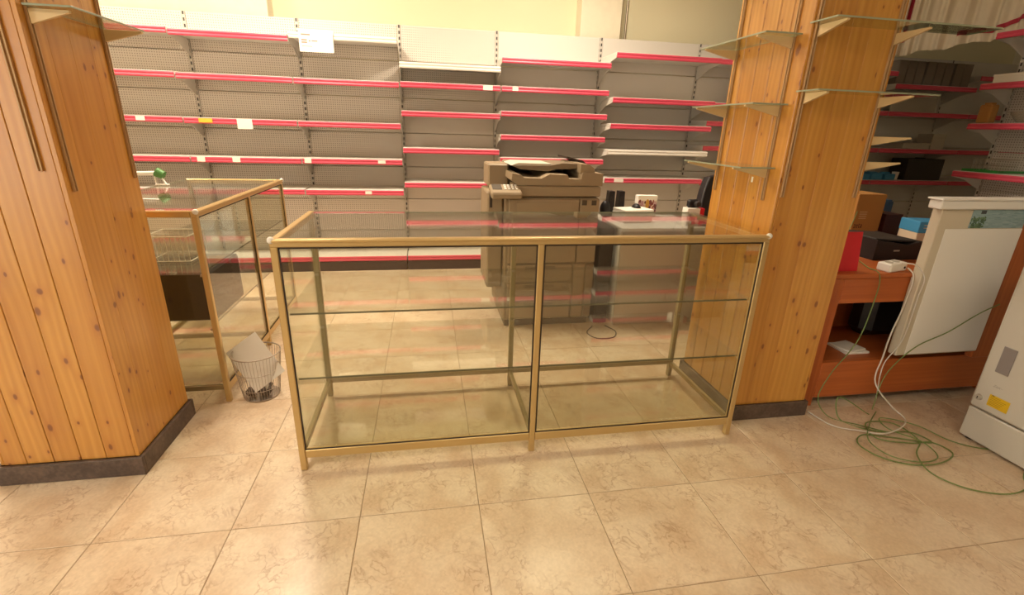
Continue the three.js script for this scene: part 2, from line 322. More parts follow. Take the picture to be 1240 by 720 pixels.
// ---------------------------------------------------------------- back wall gondola shelving
const PLANE = -5.2, FRONT = -4.84, TOP = 2.29, SEAMS = [2.29, 1.979, 1.652, 1.326, 1.0, 0.674, 0.348, 0.1];
const bracketShape = (() => {                                         // side plate of a shelf, hanging behind the strip, along z
  const g = prism([[0, 0], [0.35, 0], [0.35, -0.022], [0.2, -0.05], [0.06, -0.115], [0, -0.14]], -0.0015, 0.0015);
  g.rotateY(-Math.PI / 2); return g;                                  // local +x -> +z
})();
const stripCache = new Map();
function stripGeo(w) {                                                // price rail: two shallow bulges and a pale lip
  const key = w.toFixed(3); if (stripCache.has(key)) return stripCache.get(key);
  const pr = [[0, -0.024], [0.008, -0.022], [0.011, -0.012], [0.007, -0.001], [0.007, 0.001], [0.011, 0.012], [0.008, 0.022], [0, 0.024]];
  const s = new THREE.Shape(pr.map(([a, b]) => new THREE.Vector2(a, b)));
  const g = new THREE.ExtrudeGeometry(s, { depth: w, bevelEnabled: false });
  g.rotateY(-Math.PI / 2); g.translate(w / 2, 0, 0);                  // profile x -> z, depth -> -x
  const out = uvBox(g); stripCache.set(key, out); return out;
}
// a bay stands at (cx, 0, cz) facing +z before it is turned
function bay(label, w, pos, turn, shelves, { perf = true, base = true, lastUpright = false, strip = M.red } = {}) {
  const t = thing('gondola_shelving_unit', label, 'shelving', pos, turn, 'red edged gondola shelving');
  const hw = w / 2;
  for (let k = 0; k + 1 < SEAMS.length; k++) mesh('back_panel', B(-hw + 0.017, SEAMS[k + 1] + 0.0025, -0.012, hw - 0.017, SEAMS[k] - 0.0025, 0, 0.003, k * 0.013, 0), perf ? M.perf : M.panel, t);
  const up = (x) => { mesh('upright', B(x - 0.015, 0, -0.05, x + 0.015, TOP, 0.004, 0.002, -x + 0.015, 0), M.upright, t); };
  up(-hw); if (lastUpright) up(hw);
  if (base) {
    mesh('base_deck', B(-hw + 0.004, 0.1, 0.004, hw - 0.004, 0.15, 0.35, 0.003), M.steel, t);
    mesh('base_strip', stripGeo(w - 0.012).clone().translate(0, 0.124, 0.35), strip, t);
    mesh('kick_plate', B(-hw + 0.004, 0.0, 0.335, hw - 0.004, 0.098, 0.352, 0.002), M.kick, t);
  }
  const made = [];
  for (const s of shelves) {
    const { y, front = 0.36, white = false, tags = [] } = s;
    const sh = mesh('shelf', B(-hw + 0.006, y - 0.004, 0.006, hw - 0.006, y + 0.024, front, 0.003), M.steel, t);
    mesh('price_strip', stripGeo(w - 0.014).clone().translate(0, y - 0.003, front), white ? M.whiteStrip : strip, sh);
    for (const d of [-1, 1]) { const g = bracketShape.clone(); g.scale(1, 1, (front - 0.01) / 0.35); g.translate(d * (hw - 0.004), y - 0.004, 0.006); mesh('bracket', g, M.steel, sh); }
    for (const [x, tw, thh, m = M.paper, dy = 0] of tags) mesh('price_tag', B(x - tw / 2, y - thh / 2 + dy, front + 0.011, x + tw / 2, y + thh / 2 + dy, front + 0.0135, 0.0005), m, sh);
    made.push(sh);
  }
  return { t, made };
}
const U = [-3.0, -2.07, -1.135, -0.225, 0.705, 1.775, 2.86, 3.92, 4.98, 6.04, 7.1];
const mid = (k) => (U[k] + U[k + 1]) / 2, wid = (k) => U[k + 1] - U[k];
const F5 = 0.45;                                                      // the deeper shelves of the plain bays
const at = (k, x) => x - mid(k);
const bays = [];
const addBay = (k, label, shelves, o) => { bays[k] = bay(label, wid(k), [mid(k), 0, PLANE], 0, shelves, o); };
addBay(0, 'leftmost perforated shelving bay, half hidden by the left pillar', [
  { y: 2.085 }, { y: 1.75 }, { y: 1.393, tags: [[at(0, -2.4), 0.07, 0.035]] }, { y: 1.063 }, { y: 0.783 }], {});
addBay(1, 'perforated shelving bay with a small yellow tag on its middle shelf', [
  { y: 2.073 }, { y: 1.745 }, { y: 1.39, tags: [[at(1, -1.89), 0.11, 0.035, M.yellow], [at(1, -1.575), 0.125, 0.085, M.paper, -0.02]] }, { y: 1.063, tags: [[at(1, -1.98), 0.065, 0.04], [at(1, -1.69), 0.065, 0.04]] }, { y: 0.783 }], {});
addBay(2, 'perforated shelving bay with a white sign card hanging from its white top shelf', [
  { y: 2.1, white: true }, { y: 1.744 }, { y: 1.389 }, { y: 1.066, tags: [[at(2, -1.08), 0.06, 0.04], [at(2, -0.42), 0.07, 0.03]] }, { y: 0.78, tags: [[at(2, -0.56), 0.06, 0.03]] }], {});
addBay(3, 'perforated shelving bay in the centre, left of the photocopier', [
  { y: 1.913, white: true }, { y: 1.752, tags: [[at(3, 0.58), 0.09, 0.045]] }, { y: 1.505 }, { y: 1.178 }, { y: 0.857 }], {});
addBay(4, 'plain grey shelving bay behind the photocopier', [
  { y: 1.996 }, { y: 1.752, tags: [[at(4, 0.84), 0.055, 0.035]] }, { y: 1.534 }, { y: 1.32 }, { y: 1.106 }], { perf: false });
addBay(5, 'plain grey shelving bay with one white edged shelf, left of the right pillar', [
  { y: 2.08, front: F5 }, { y: 1.69, front: F5 }, { y: 1.452, front: F5 }, { y: 1.208, front: F5, white: true }, { y: 0.93, front: 0.42, tags: [[at(5, 1.93), 0.1, 0.035]] }], { perf: false });
addBay(6, 'plain grey shelving bay partly hidden behind the right pillar', [
  { y: 2.085, front: 0.38 }, { y: 1.685, front: 0.36 }, { y: 1.511, front: 0.33 }, { y: 1.265, front: 0.33 }, { y: 0.91, front: 0.37 }], { perf: false });
addBay(7, 'shadowed shelving bay seen just right of the right pillar', [
  { y: 2.07 }, { y: 1.675 }, { y: 1.29 }, { y: 0.94 }], { perf: false });
addBay(8, 'dark shelving bay in the far right corner holding box files', [
  { y: 1.95 }, { y: 1.675 }, { y: 1.29 }, { y: 0.94 }], { perf: false });
addBay(9, 'last shadowed shelving bay at the far right end of the back wall', [{ y: 2.07 }, { y: 1.675 }, { y: 1.29 }, { y: 0.94 }], { perf: false, lastUpright: true });
// sign card hanging from the white edged shelf
{
  const tex = canvasTex(256, 160, (g, w, h) => { g.fillStyle = '#f6efe4'; g.fillRect(0, 0, w, h); g.fillStyle = '#8f8172'; for (const [x, y, ww, hh] of [[14, 30, 70, 12], [14, 70, 44, 12], [14, 88, 44, 12], [70, 76, 14, 12], [92, 76, 46, 10], [14, 120, 80, 5]]) g.fillRect(x, y, ww, hh); });
  const t = thing('sign_card', 'white printed sign card hanging from the white top shelf', 'sign', [-0.905, 2.06, FRONT + 0.026]);
  mesh('card', B(-0.14, -0.09, -0.001, 0.14, 0.085, 0.001, 0.0004), M.paper, t);
  const g = new THREE.PlaneGeometry(0.27, 0.165); g.translate(0, -0.0025, 0.0016); mesh('print', g, S(0xffffff, 0.8, { map: tex }), t);
}
// the unit along the right, running toward the camera
bay('bright red edged perforated shelving unit along the right edge', 1.05, [4.9, 0, -3.11], -Math.PI / 2, [
  { y: 2.215, front: 0.34 }, { y: 1.838, front: 0.34 }, { y: 1.53, front: 0.34 }, { y: 1.14, front: 0.34 }, { y: 0.75, front: 0.34 }], { lastUpright: true });

// ---------------------------------------------------------------- gold framed glass showcases
// stands at its front left foot, width along +x, depth along -z
function showcase(label, W, D, pos, turn, { mids, rightRail = true }) {
  const H = 1.0, f = 0.026, t = thing('glass_showcase', label, 'showcase', pos, turn);
  const post = (x, z, y1, m = M.gold) => mesh('post', B(x - f / 2, 0, z - f / 2, x + f / 2, y1, z + f / 2, 0.003), m, t);
  const xs = [f / 2, ...mids, W - f / 2];
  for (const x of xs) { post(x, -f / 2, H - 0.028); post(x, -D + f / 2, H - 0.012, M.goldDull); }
  // top front and side rails with a raised rounded bead
  mesh('top_rail', [B(0, H - 0.03, -f, W, H, 0, 0.003), rod([0.004, H - 0.006, 0.002], [W - 0.004, H - 0.006, 0.002], 0.006)], M.gold, t);
  mesh('top_rail', B(0, H - 0.03, -D, f, H, -f - 0.0005, 0.003), M.gold, t);
  mesh('top_rail', rightRail ? B(W - f, H - 0.03, -D, W, H, -f - 0.0005, 0.003) : B(W - f, H - 0.03, -D, W - 0.004, H - 0.013, -f - 0.0005, 0.003), M.gold, t);
  for (const x of [0.006, W - 0.006]) { const g = new THREE.SphereGeometry(0.013, 12, 8); g.translate(x, H - 0.004, -0.004); mesh('corner_cap', clean(g), M.whitePlastic, t); }
  // bottom rails
  for (let k = 0; k + 1 < xs.length; k++) {
    mesh('bottom_rail', B(xs[k] + f / 2, 0.06, -f + 0.002, xs[k + 1] - f / 2, 0.1, -0.002, 0.003), M.gold, t);
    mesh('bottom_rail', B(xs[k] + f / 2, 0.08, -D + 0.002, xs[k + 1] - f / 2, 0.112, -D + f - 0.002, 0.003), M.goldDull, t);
  }
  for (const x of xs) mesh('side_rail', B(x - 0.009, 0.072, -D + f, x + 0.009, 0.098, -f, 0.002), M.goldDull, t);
  // glass: top, base, two shelves, fronts with a dark gasket, sides
  const tg = mesh('top_glass', B(f, H - 0.012, -D + 0.001, W - (rightRail ? f : 0.002), H - 0.004, -f, 0.001), M.glassShelf, t);
  mesh('polished_edge', B(f, H - 0.0118, -D - 0.0006, W - 0.03, H - 0.0042, -D + 0.0008, 0.0004), M.glassEdgeLight, tg);
  mesh('base_glass', B(f, 0.099, -D + f, W - f, 0.105, -f, 0.001), M.glassBase, t);
  for (const y of [0.42, 0.70]) {
    const s = mesh('glass_shelf', B(0.012, y - 0.004, -D + f + 0.004, W - 0.012, y + 0.004, -f - 0.008, 0.001), M.glassShelf, t);
    mesh('polished_edge', [B(0.03, y - 0.0038, -f - 0.0082, W - 0.03, y + 0.0038, -f - 0.0066, 0.0004)], M.glassEdge, s);
    for (const x of xs) for (const z of [-f - 0.006, -D + f + 0.006]) mesh('shelf_clip', B(x - 0.008, y - 0.016, z - 0.005, x + 0.008, y - 0.005, z + 0.005, 0.002), M.alu, s);
  }
  for (let k = 0; k + 1 < xs.length; k++) {
    const a = xs[k] + f / 2, b = xs[k + 1] - f / 2, y0 = 0.1, y1 = H - 0.03;
    const p = mesh('front_pane', B(a, y0, -0.013, b, y1, -0.008, 0.0005), M.glass, t);
    mesh('gasket', [B(a, y0, -0.007, a + 0.006, y1, -0.003, 0.001), B(b - 0.006, y0, -0.007, b, y1, -0.003, 0.001), B(a, y0, -0.007, b, y0 + 0.006, -0.003, 0.001), B(a, y1 - 0.006, -0.007, b, y1, -0.003, 0.001)], M.gasket, p);
  }
  for (const x of [0.008, W - 0.008]) mesh('side_pane', B(x - 0.0025, 0.1, -D + f, x + 0.0025, H - 0.03, -f, 0.0005), M.glass, t);
  return t;
}
showcase('long empty glass showcase with gold frame in the centre of the shop', 2.0, 0.63, [-0.565, 0, -1.795], 0, { mids: [1.0], rightRail: false });
showcase('shorter glass showcase with gold frame behind the left pillar', 1.42, 0.63, [-1.05, 0, -2.405], Math.PI / 2, { mids: [0.71] });

// ---------------------------------------------------------------- photocopier
{
  const t = thing('photocopier', 'beige office photocopier standing behind the long showcase', 'photocopier', [0.855, 0, -3.25]);
  const L = -0.34, R = 0.34, D = -0.62;
  mesh('base', B(L + 0.02, 0.0, D + 0.02, R - 0.02, 0.05, -0.03, 0.004), M.seam, t);
  mesh('body', B(L, 0.05, D, R, 0.955, -0.018, 0.012), M.copier, t);
  for (const [y0, y1] of [[0.06, 0.2], [0.21, 0.34], [0.35, 0.48]]) { const d = mesh('drawer', B(L + 0.03, y0, -0.02, R - 0.17, y1, 0.0, 0.006), M.copier, t); mesh('handle', B(L + 0.16, y1 - 0.035, -0.004, R - 0.3, y1 - 0.012, 0.003, 0.002), M.copierDark, d); }
  mesh('side_door', B(R - 0.16, 0.06, -0.02, R - 0.07, 0.48, -0.002, 0.006), M.copier, t);
  mesh('side_door', B(R - 0.065, 0.06, -0.02, R - 0.005, 0.48, -0.002, 0.006), M.copierDark, t);
  const fd = mesh('front_door', B(L + 0.03, 0.49, -0.02, R - 0.15, 0.945, 0.0, 0.006), M.copier, t);
  mesh('inset', B(L + 0.08, 0.52, -0.001, R - 0.2, 0.925, 0.003, 0.002), M.copier, fd);
  const sp = mesh('switch_panel', B(R - 0.145, 0.49, -0.02, R - 0.004, 0.945, -0.001, 0.005), M.copier, t);
  for (const x of [R - 0.115, R - 0.045]) mesh('switch', B(x - 0.018, 0.905, -0.003, x + 0.018, 0.94, 0.002, 0.002), M.seam, sp);
  mesh('scanner', B(L + 0.08, 0.962, D, R, 1.032, -0.006, 0.008), M.copier, t);
  const cp = mesh('control_panel', turned(B(L - 0.1, 0.965, -0.1, L + 0.11, 1.01, 0.06, 0.01), L, 0.99, 0, 0.28, 0, 0), M.copier, t);
  mesh('screen', turned(B(L - 0.085, 1.0102, -0.09, L - 0.02, 1.0125, 0.0, 0.001), L, 0.99, 0, 0.28, 0, 0), M.seam, cp);
  for (let i = 0; i < 12; i++) { const x = L - 0.005 + (i % 4) * 0.026, z = -0.08 + Math.floor(i / 4) * 0.03; mesh('button', turned(B(x, 1.0102, z, x + 0.017, 1.015, z + 0.018, 0.002), L, 0.99, 0, 0.28, 0, 0), M.paper, cp); }
  const sb = mesh('side_box', B(L - 0.115, 0.3, -0.45, L - 0.004, 0.985, -0.05, 0.01), M.copier, t);
  mesh('slot', B(L - 0.112 + 0.015, 0.88, -0.051, L - 0.08, 0.98, -0.047, 0.001), M.recess, sb);
  mesh('sorter_block', B(L - 0.08, 0.99, D + 0.02, L + 0.07, 1.155, D + 0.32, 0.01), M.copier, t);
  // document feeder: curved side profile swept across the width, hollow under its paper tray
  const feeder = mesh('feeder_base', [prism([[L + 0.09, 1.036], [R + 0.01, 1.036], [R + 0.01, 1.12], [R - 0.14, 1.125], [R - 0.145, 1.08], [R - 0.235, 1.082], [R - 0.245, 1.108], [R - 0.37, 1.112], [R - 0.43, 1.082], [L + 0.13, 1.086], [L + 0.11, 1.105], [L + 0.05, 1.115], [L + 0.045, 1.07]], D + 0.05, -0.015)], M.copier, t);
  mesh('feeder_wall', B(L + 0.06, 1.06, D + 0.02, R - 0.02, 1.17, D + 0.1, 0.01), M.copier, feeder);
  mesh('feeder_hollow', B(L + 0.1, 1.085, D + 0.1, R - 0.15, 1.16, D + 0.104, 0.001), M.recess, feeder);
  mesh('feeder_tray', [prism([[L + 0.07, 1.155], [R - 0.35, 1.16], [R - 0.26, 1.178], [R - 0.14, 1.176], [R - 0.14, 1.15], [R - 0.2, 1.14], [R - 0.3, 1.138], [R - 0.36, 1.122], [L + 0.12, 1.135]], D + 0.1, -0.12)], M.copierDark, t);
  mesh('paper_guide', [prism([[L + 0.06, 1.158], [L + 0.11, 1.175], [R - 0.33, 1.172], [R - 0.36, 1.16]], D + 0.12, -0.14)], M.copierLight, t);
  mesh('feeder_hood', [prism([[R - 0.15, 1.12], [R - 0.15, 1.182], [R - 0.09, 1.178], [R - 0.055, 1.155], [R - 0.045, 1.12]], D + 0.05, -0.03)], M.copier, t);
  mesh('output_flap', [prism([[R - 0.17, 1.215], [R - 0.05, 1.19], [R - 0.01, 1.16], [R - 0.01, 1.122], [R - 0.04, 1.122], [R - 0.05, 1.16], [R - 0.1, 1.186], [R - 0.17, 1.2]], D + 0.03, D + 0.3)], M.recess, t);
}
// black tower beside the copier, white table behind
tag(mesh('black_tower', [B(1.225, 0, -3.62, 1.335, 0.74, -3.27, 0.006), B(1.24, 0.05, -3.272, 1.32, 0.3, -3.266, 0.002), B(1.24, 0.6, -3.272, 1.32, 0.66, -3.264, 0.002)], M.black), 'tall narrow black box between photocopier and white table', 'box');
{
  const t = thing('white_table', 'white panel fronted table behind the right half of the showcase', 'table', [1.36, 0, -3.22]);
  const TT = 0.75;
  mesh('tabletop', B(0, TT - 0.025, -0.56, 0.68, TT, 0.015, 0.004), M.white, t);
  mesh('front_panel', B(0.01, 0.0, -0.022, 0.67, TT - 0.026, 0, 0.003), M.tablePanel, t);
  mesh('side_panel', B(0.01, 0.0, -0.55, 0.03, TT - 0.026, -0.0225, 0.003), M.white, t);
  mesh('side_panel', B(0.65, 0.0, -0.55, 0.67, TT - 0.026, -0.0225, 0.003), M.white, t);
  const speaker = (x, which) => {
    const s = thing('desktop_speaker', which + ' small black desktop speaker on the white table', 'speaker', [x, TT, -3.69], 0, 'black speakers on the white table');
    mesh('cabinet', prism([[-0.028, 0], [0.028, 0], [0.022, 0.2], [-0.022, 0.2]], -0.07, 0), M.black, s);
    for (const y of [0.06, 0.14]) { const g = new THREE.CylinderGeometry(0.016, 0.016, 0.004, 16); g.rotateX(Math.PI / 2); g.translate(0, y, 0.001); mesh('driver', clean(g), M.dark, s); }
  };
  speaker(1.452, 'left'); speaker(1.536, 'right');
  const st = thing('paper_stack', 'stack of white paper lying in front of the black speakers', 'paper', [1.555, TT, -3.5], 0.18);
  for (let k = 0; k < 4; k++) mesh('ream', B(-0.13 + k * 0.002, k * 0.024, -0.09 + k * 0.002, 0.12 + k * 0.003, k * 0.024 + 0.0235, 0.09, 0.002), M.paper, st);
  const bag = new THREE.SphereGeometry(0.075, 16, 10); bag.scale(0.55, 0.62, 0.55); { const p = bag.attributes.position; for (let i = 0; i < p.count; i++) { const k = 1 + 0.12 * Math.sin(p.getX(i) * 70) * Math.cos(p.getZ(i) * 60); p.setXYZ(i, p.getX(i) * k, Math.max(p.getY(i), -0.04) * 1.5 + 0.06, p.getZ(i) * k); } bag.computeVertexNormals(); bag.translate(1.395, TT, -3.68); }
  tag(mesh('black_pouch', clean(bag), M.black), 'lumpy black pouch nearest the photocopier on the white table', 'pouch');
  const ms = new THREE.SphereGeometry(0.04, 18, 10, 0, Math.PI * 2, 0, Math.PI / 2); ms.scale(0.8, 0.75, 1.1); ms.translate(1.595, TT + 0.098, -3.53);
  tag(mesh('black_dome', [clean(ms), B(1.567, TT + 0.0965, -3.56, 1.623, TT + 0.1, -3.5, 0.001)], M.black), 'low black rounded gadget lying on the white paper stack', 'gadget');
  const photo = canvasTex(256, 192, (g, w, h) => {
    g.fillStyle = '#d9c8b4'; g.fillRect(0, 0, w, h); g.fillStyle = '#efe6d4'; g.fillRect(0, 0, w, 52);
    const cs = ['#7a3a3a', '#c9a5a0', '#5d2a2e', '#b98a90', '#9b5a4a', '#caa9a6', '#46282a']; let q = 7;
    for (let i = 0; i < 60; i++) { q = (q * 137 + 41) % 1009; g.fillStyle = cs[i % 7]; g.beginPath(); g.ellipse((q * 31) % w, 62 + (q * 17) % 125, 8 + q % 14, 10 + q % 18, 0, 0, 7); g.fill(); }
    g.fillStyle = '#c9963c'; g.beginPath(); g.ellipse(128, 92, 26, 54, 0, 0, 7); g.fill();
  });
  const pb = thing('photo_box', 'colourful photo printed box standing on the white table', 'box', [1.735, TT, -3.64]);
  mesh('carton', B(-0.082, 0, -0.06, 0.082, 0.175, 0, 0.002), M.paper, pb);
  const g = new THREE.PlaneGeometry(0.16, 0.14); g.translate(0, 0.104, 0.0008); mesh('print', g, S(0xffffff, 0.5, { map: photo }), pb);
  const wb = thing('small_carton', 'white carton with a red end beside the right pillar', 'box', [1.95, TT, -3.3]);
  mesh('carton', B(-0.06, 0, -0.06, 0.04, 0.13, 0.02, 0.002), M.whitePlastic, wb); mesh('red_end', B(0.0405, 0, -0.06, 0.075, 0.13, 0.02, 0.002), M.redCard, wb);
  const cam = thing('black_camera', 'black gadget lying on the white carton', 'gadget', [1.95, TT + 0.1305, -3.32]);
  const gb = new THREE.CylinderGeometry(0.02, 0.024, 0.04, 16); gb.rotateX(Math.PI / 2); gb.translate(0.02, 0.027, 0.02); mesh('lens', clean(gb), M.dark, cam); mesh('body', B(-0.045, 0, -0.03, 0.045, 0.06, 0.008, 0.012), M.black, cam);
}
// black office chair, mostly behind the right pillar
{
  const t = thing('office_chair', 'black office chair back showing beside the right pillar', 'chair', [2.49, 0, -3.5], 0.25);
  const s = new THREE.Shape(); s.moveTo(-0.24, 0); s.quadraticCurveTo(-0.29, 0.3, -0.17, 0.5); s.quadraticCurveTo(0, 0.54, 0.17, 0.5); s.quadraticCurveTo(0.29, 0.3, 0.24, 0); s.closePath();
  const g = new THREE.ExtrudeGeometry(s, { depth: 0.05, bevelEnabled: true, bevelSize: 0.015, bevelThickness: 0.015, bevelSegments: 3, curveSegments: 10 }); g.rotateX(-0.15); g.translate(0, 0.56, -0.2);
  mesh('backrest', clean(g), M.black, t); mesh('seat', B(-0.22, 0.42, -0.2, 0.22, 0.5, 0.24, 0.03), M.black, t);
  mesh('back_bar', B(-0.03, 0.44, -0.24, 0.03, 0.75, -0.22, 0.004), M.black, t);
  mesh('column', rod([0, 0.08, 0], [0, 0.43, 0], 0.025, 12), M.black, t);
  for (let k = 0; k < 5; k++) { const a = k * 1.2566; mesh('base_leg', rod([0, 0.09, 0], [Math.cos(a) * 0.26, 0.06, Math.sin(a) * 0.26], 0.016), M.black, t); const w = new THREE.SphereGeometry(0.03, 10, 8); w.translate(Math.cos(a) * 0.26, 0.03, Math.sin(a) * 0.26); mesh('caster', clean(w), M.dark, t); }
}

// ---------------------------------------------------------------- wire waste basket and its contents
{
  const c = [-0.915, 0, -2.465], Hb = 0.255, r0 = 0.088, r1 = 0.118;
  const t = thing('wire_basket', 'wire waste basket standing on the floor beside the left pillar', 'basket', c);
  const at2 = (a, y) => { const r = r0 + (r1 - r0) * y / Hb; return [Math.cos(a) * r, y, Math.sin(a) * r]; };
  const wires = []; for (let k = 0; k < 44; k++) { const a = k / 44 * Math.PI * 2; wires.push(rod(at2(a, 0.008), at2(a, Hb), 0.0011, 5)); }
  mesh('wires', wires, M.wire, t);
  const ring = (y, r, rr) => { const g = new THREE.TorusGeometry(r, rr, 6, 48); g.rotateX(Math.PI / 2); g.translate(0, y, 0); return clean(g); };
  mesh('rim', ring(Hb, r1, 0.0035), M.wire, t); mesh('hoop', ring(Hb * 0.62, r0 + (r1 - r0) * 0.62, 0.0018), M.wire, t); mesh('hoop', ring(Hb * 0.25, r0 + (r1 - r0) * 0.25, 0.0018), M.wire, t);
  const disc = new THREE.CylinderGeometry(r0, r0 * 0.97, 0.008, 32); disc.translate(0, 0.004, 0); mesh('bottom', clean(disc), M.wire, t);
  const sheet = new THREE.PlaneGeometry(0.18, 0.26, 10, 12); { const p = sheet.attributes.position; for (let i = 0; i < p.count; i++) p.setZ(i, 0.02 * Math.sin(p.getX(i) * 9 + p.getY(i) * 4)); sheet.computeVertexNormals(); }
  const paper2 = S(0xe6e1da, 0.85, { side: THREE.DoubleSide });
  const s1 = sheet.clone(); s1.rotateZ(0.62); s1.rotateX(-0.55); s1.translate(c[0] - 0.002, 0.205, c[2] + 0.02); tag(mesh('waste_paper', clean(s1), paper2), 'crooked white paper sheet sticking out of the wire basket', 'paper');
  const s2 = sheet.clone(); s2.scale(0.6, 0.6, 1); s2.rotateZ(-0.25); s2.rotateX(-0.5); s2.translate(c[0] + 0.01, 0.125, c[2] - 0.005); tag(mesh('waste_paper', clean(s2), paper2), 'second white paper pushed down inside the wire basket', 'paper');
  const lump = new THREE.IcosahedronGeometry(0.035, 2); { const p = lump.attributes.position; for (let i = 0; i < p.count; i++) { const v = new THREE.Vector3().fromBufferAttribute(p, i), k = 0.8 + 0.35 * Math.sin(v.x * 120) * Math.cos(v.z * 110 + v.y * 90); p.setXYZ(i, v.x * k, v.y * k, v.z * k); } lump.computeVertexNormals(); }
  for (const [dx, dz, sc, w] of [[-0.035, 0.035, 1, 'front left'], [0.03, 0.03, 1.1, 'front right'], [0.01, -0.035, 1.2, 'rear']]) { const g = lump.clone(); g.scale(sc, sc * 0.8, sc); g.translate(c[0] + dx, 0.04, c[2] + dz); tag(mesh('waste_lump', clean(g), M.trash), 'crumpled brown rubbish, ' + w + ' of the lumps in the wire basket', 'rubbish', 'rubbish in the basket'); }
}
// ---------------------------------------------------------------- things in and on the left showcase
{
  tag(mesh('dark_case', [B(-1.62, 0.4245, -2.9, -1.085, 0.68, -2.5, 0.01), B(-1.45, 0.68, -2.86, -1.3, 0.69, -2.7, 0.006)], M.dark), 'dark closed case inside the left showcase on the lower glass', 'case');
  const d = thing('wire_display_rack', 'pale wire rack on the upper glass of the left showcase', 'rack', [-1.31, 0.7045, -2.62]);
  const w = 0.2, dp = 0.2, hh = 0.13, g = [];
  for (const y of [0.004, hh]) for (const [a, b] of [[[-w / 2, y, 0], [w / 2, y, 0]], [[w / 2, y, 0], [w / 2, y, -dp]], [[w / 2, y, -dp], [-w / 2, y, -dp]], [[-w / 2, y, -dp], [-w / 2, y, 0]]]) g.push(rod(a, b, 0.003));
  mesh('frame', g, M.whitePlastic, d);
  const v = []; for (let k = 0; k <= 8; k++) { const x = -w / 2 + w * k / 8; v.push(rod([x, 0.004, 0], [x, hh, 0], 0.0018, 5), rod([x, 0.004, -dp], [x, hh, -dp], 0.0018, 5)); }
  mesh('wires', v, M.whitePlastic, d);
  mesh('back_sheet', B(-w / 2, 0.004, -dp * 0.55, w / 2, hh * 0.9, -dp * 0.55 + 0.003, 0.001), M.clear, d);
  const s = thing('label_gun', 'white gadget with a green end on top of the left showcase', 'gadget', [-1.64, 1.0, -3.42]);
  mesh('barrel', turned(B(-0.27, 0.06, -0.012, -0.03, 0.085, 0.012, 0.006), 0, 0.07, 0, 0, 0, 0.03), M.whitePlastic, s);
  const cap = new THREE.CylinderGeometry(0.03, 0.026, 0.045, 16); cap.rotateZ(Math.PI / 2 - 0.5); cap.translate(-0.015, 0.068, 0); mesh('green_cap', clean(cap), M.yellowCap, s);
  mesh('stand', [rod([-0.035, 0.004, 0.02], [-0.05, 0.07, 0], 0.006), rod([0.02, 0.004, 0.02], [-0.02, 0.06, 0], 0.006), B(-0.04, 0, 0, 0.03, 0.008, 0.035, 0.002)], M.whitePlastic, s);
}

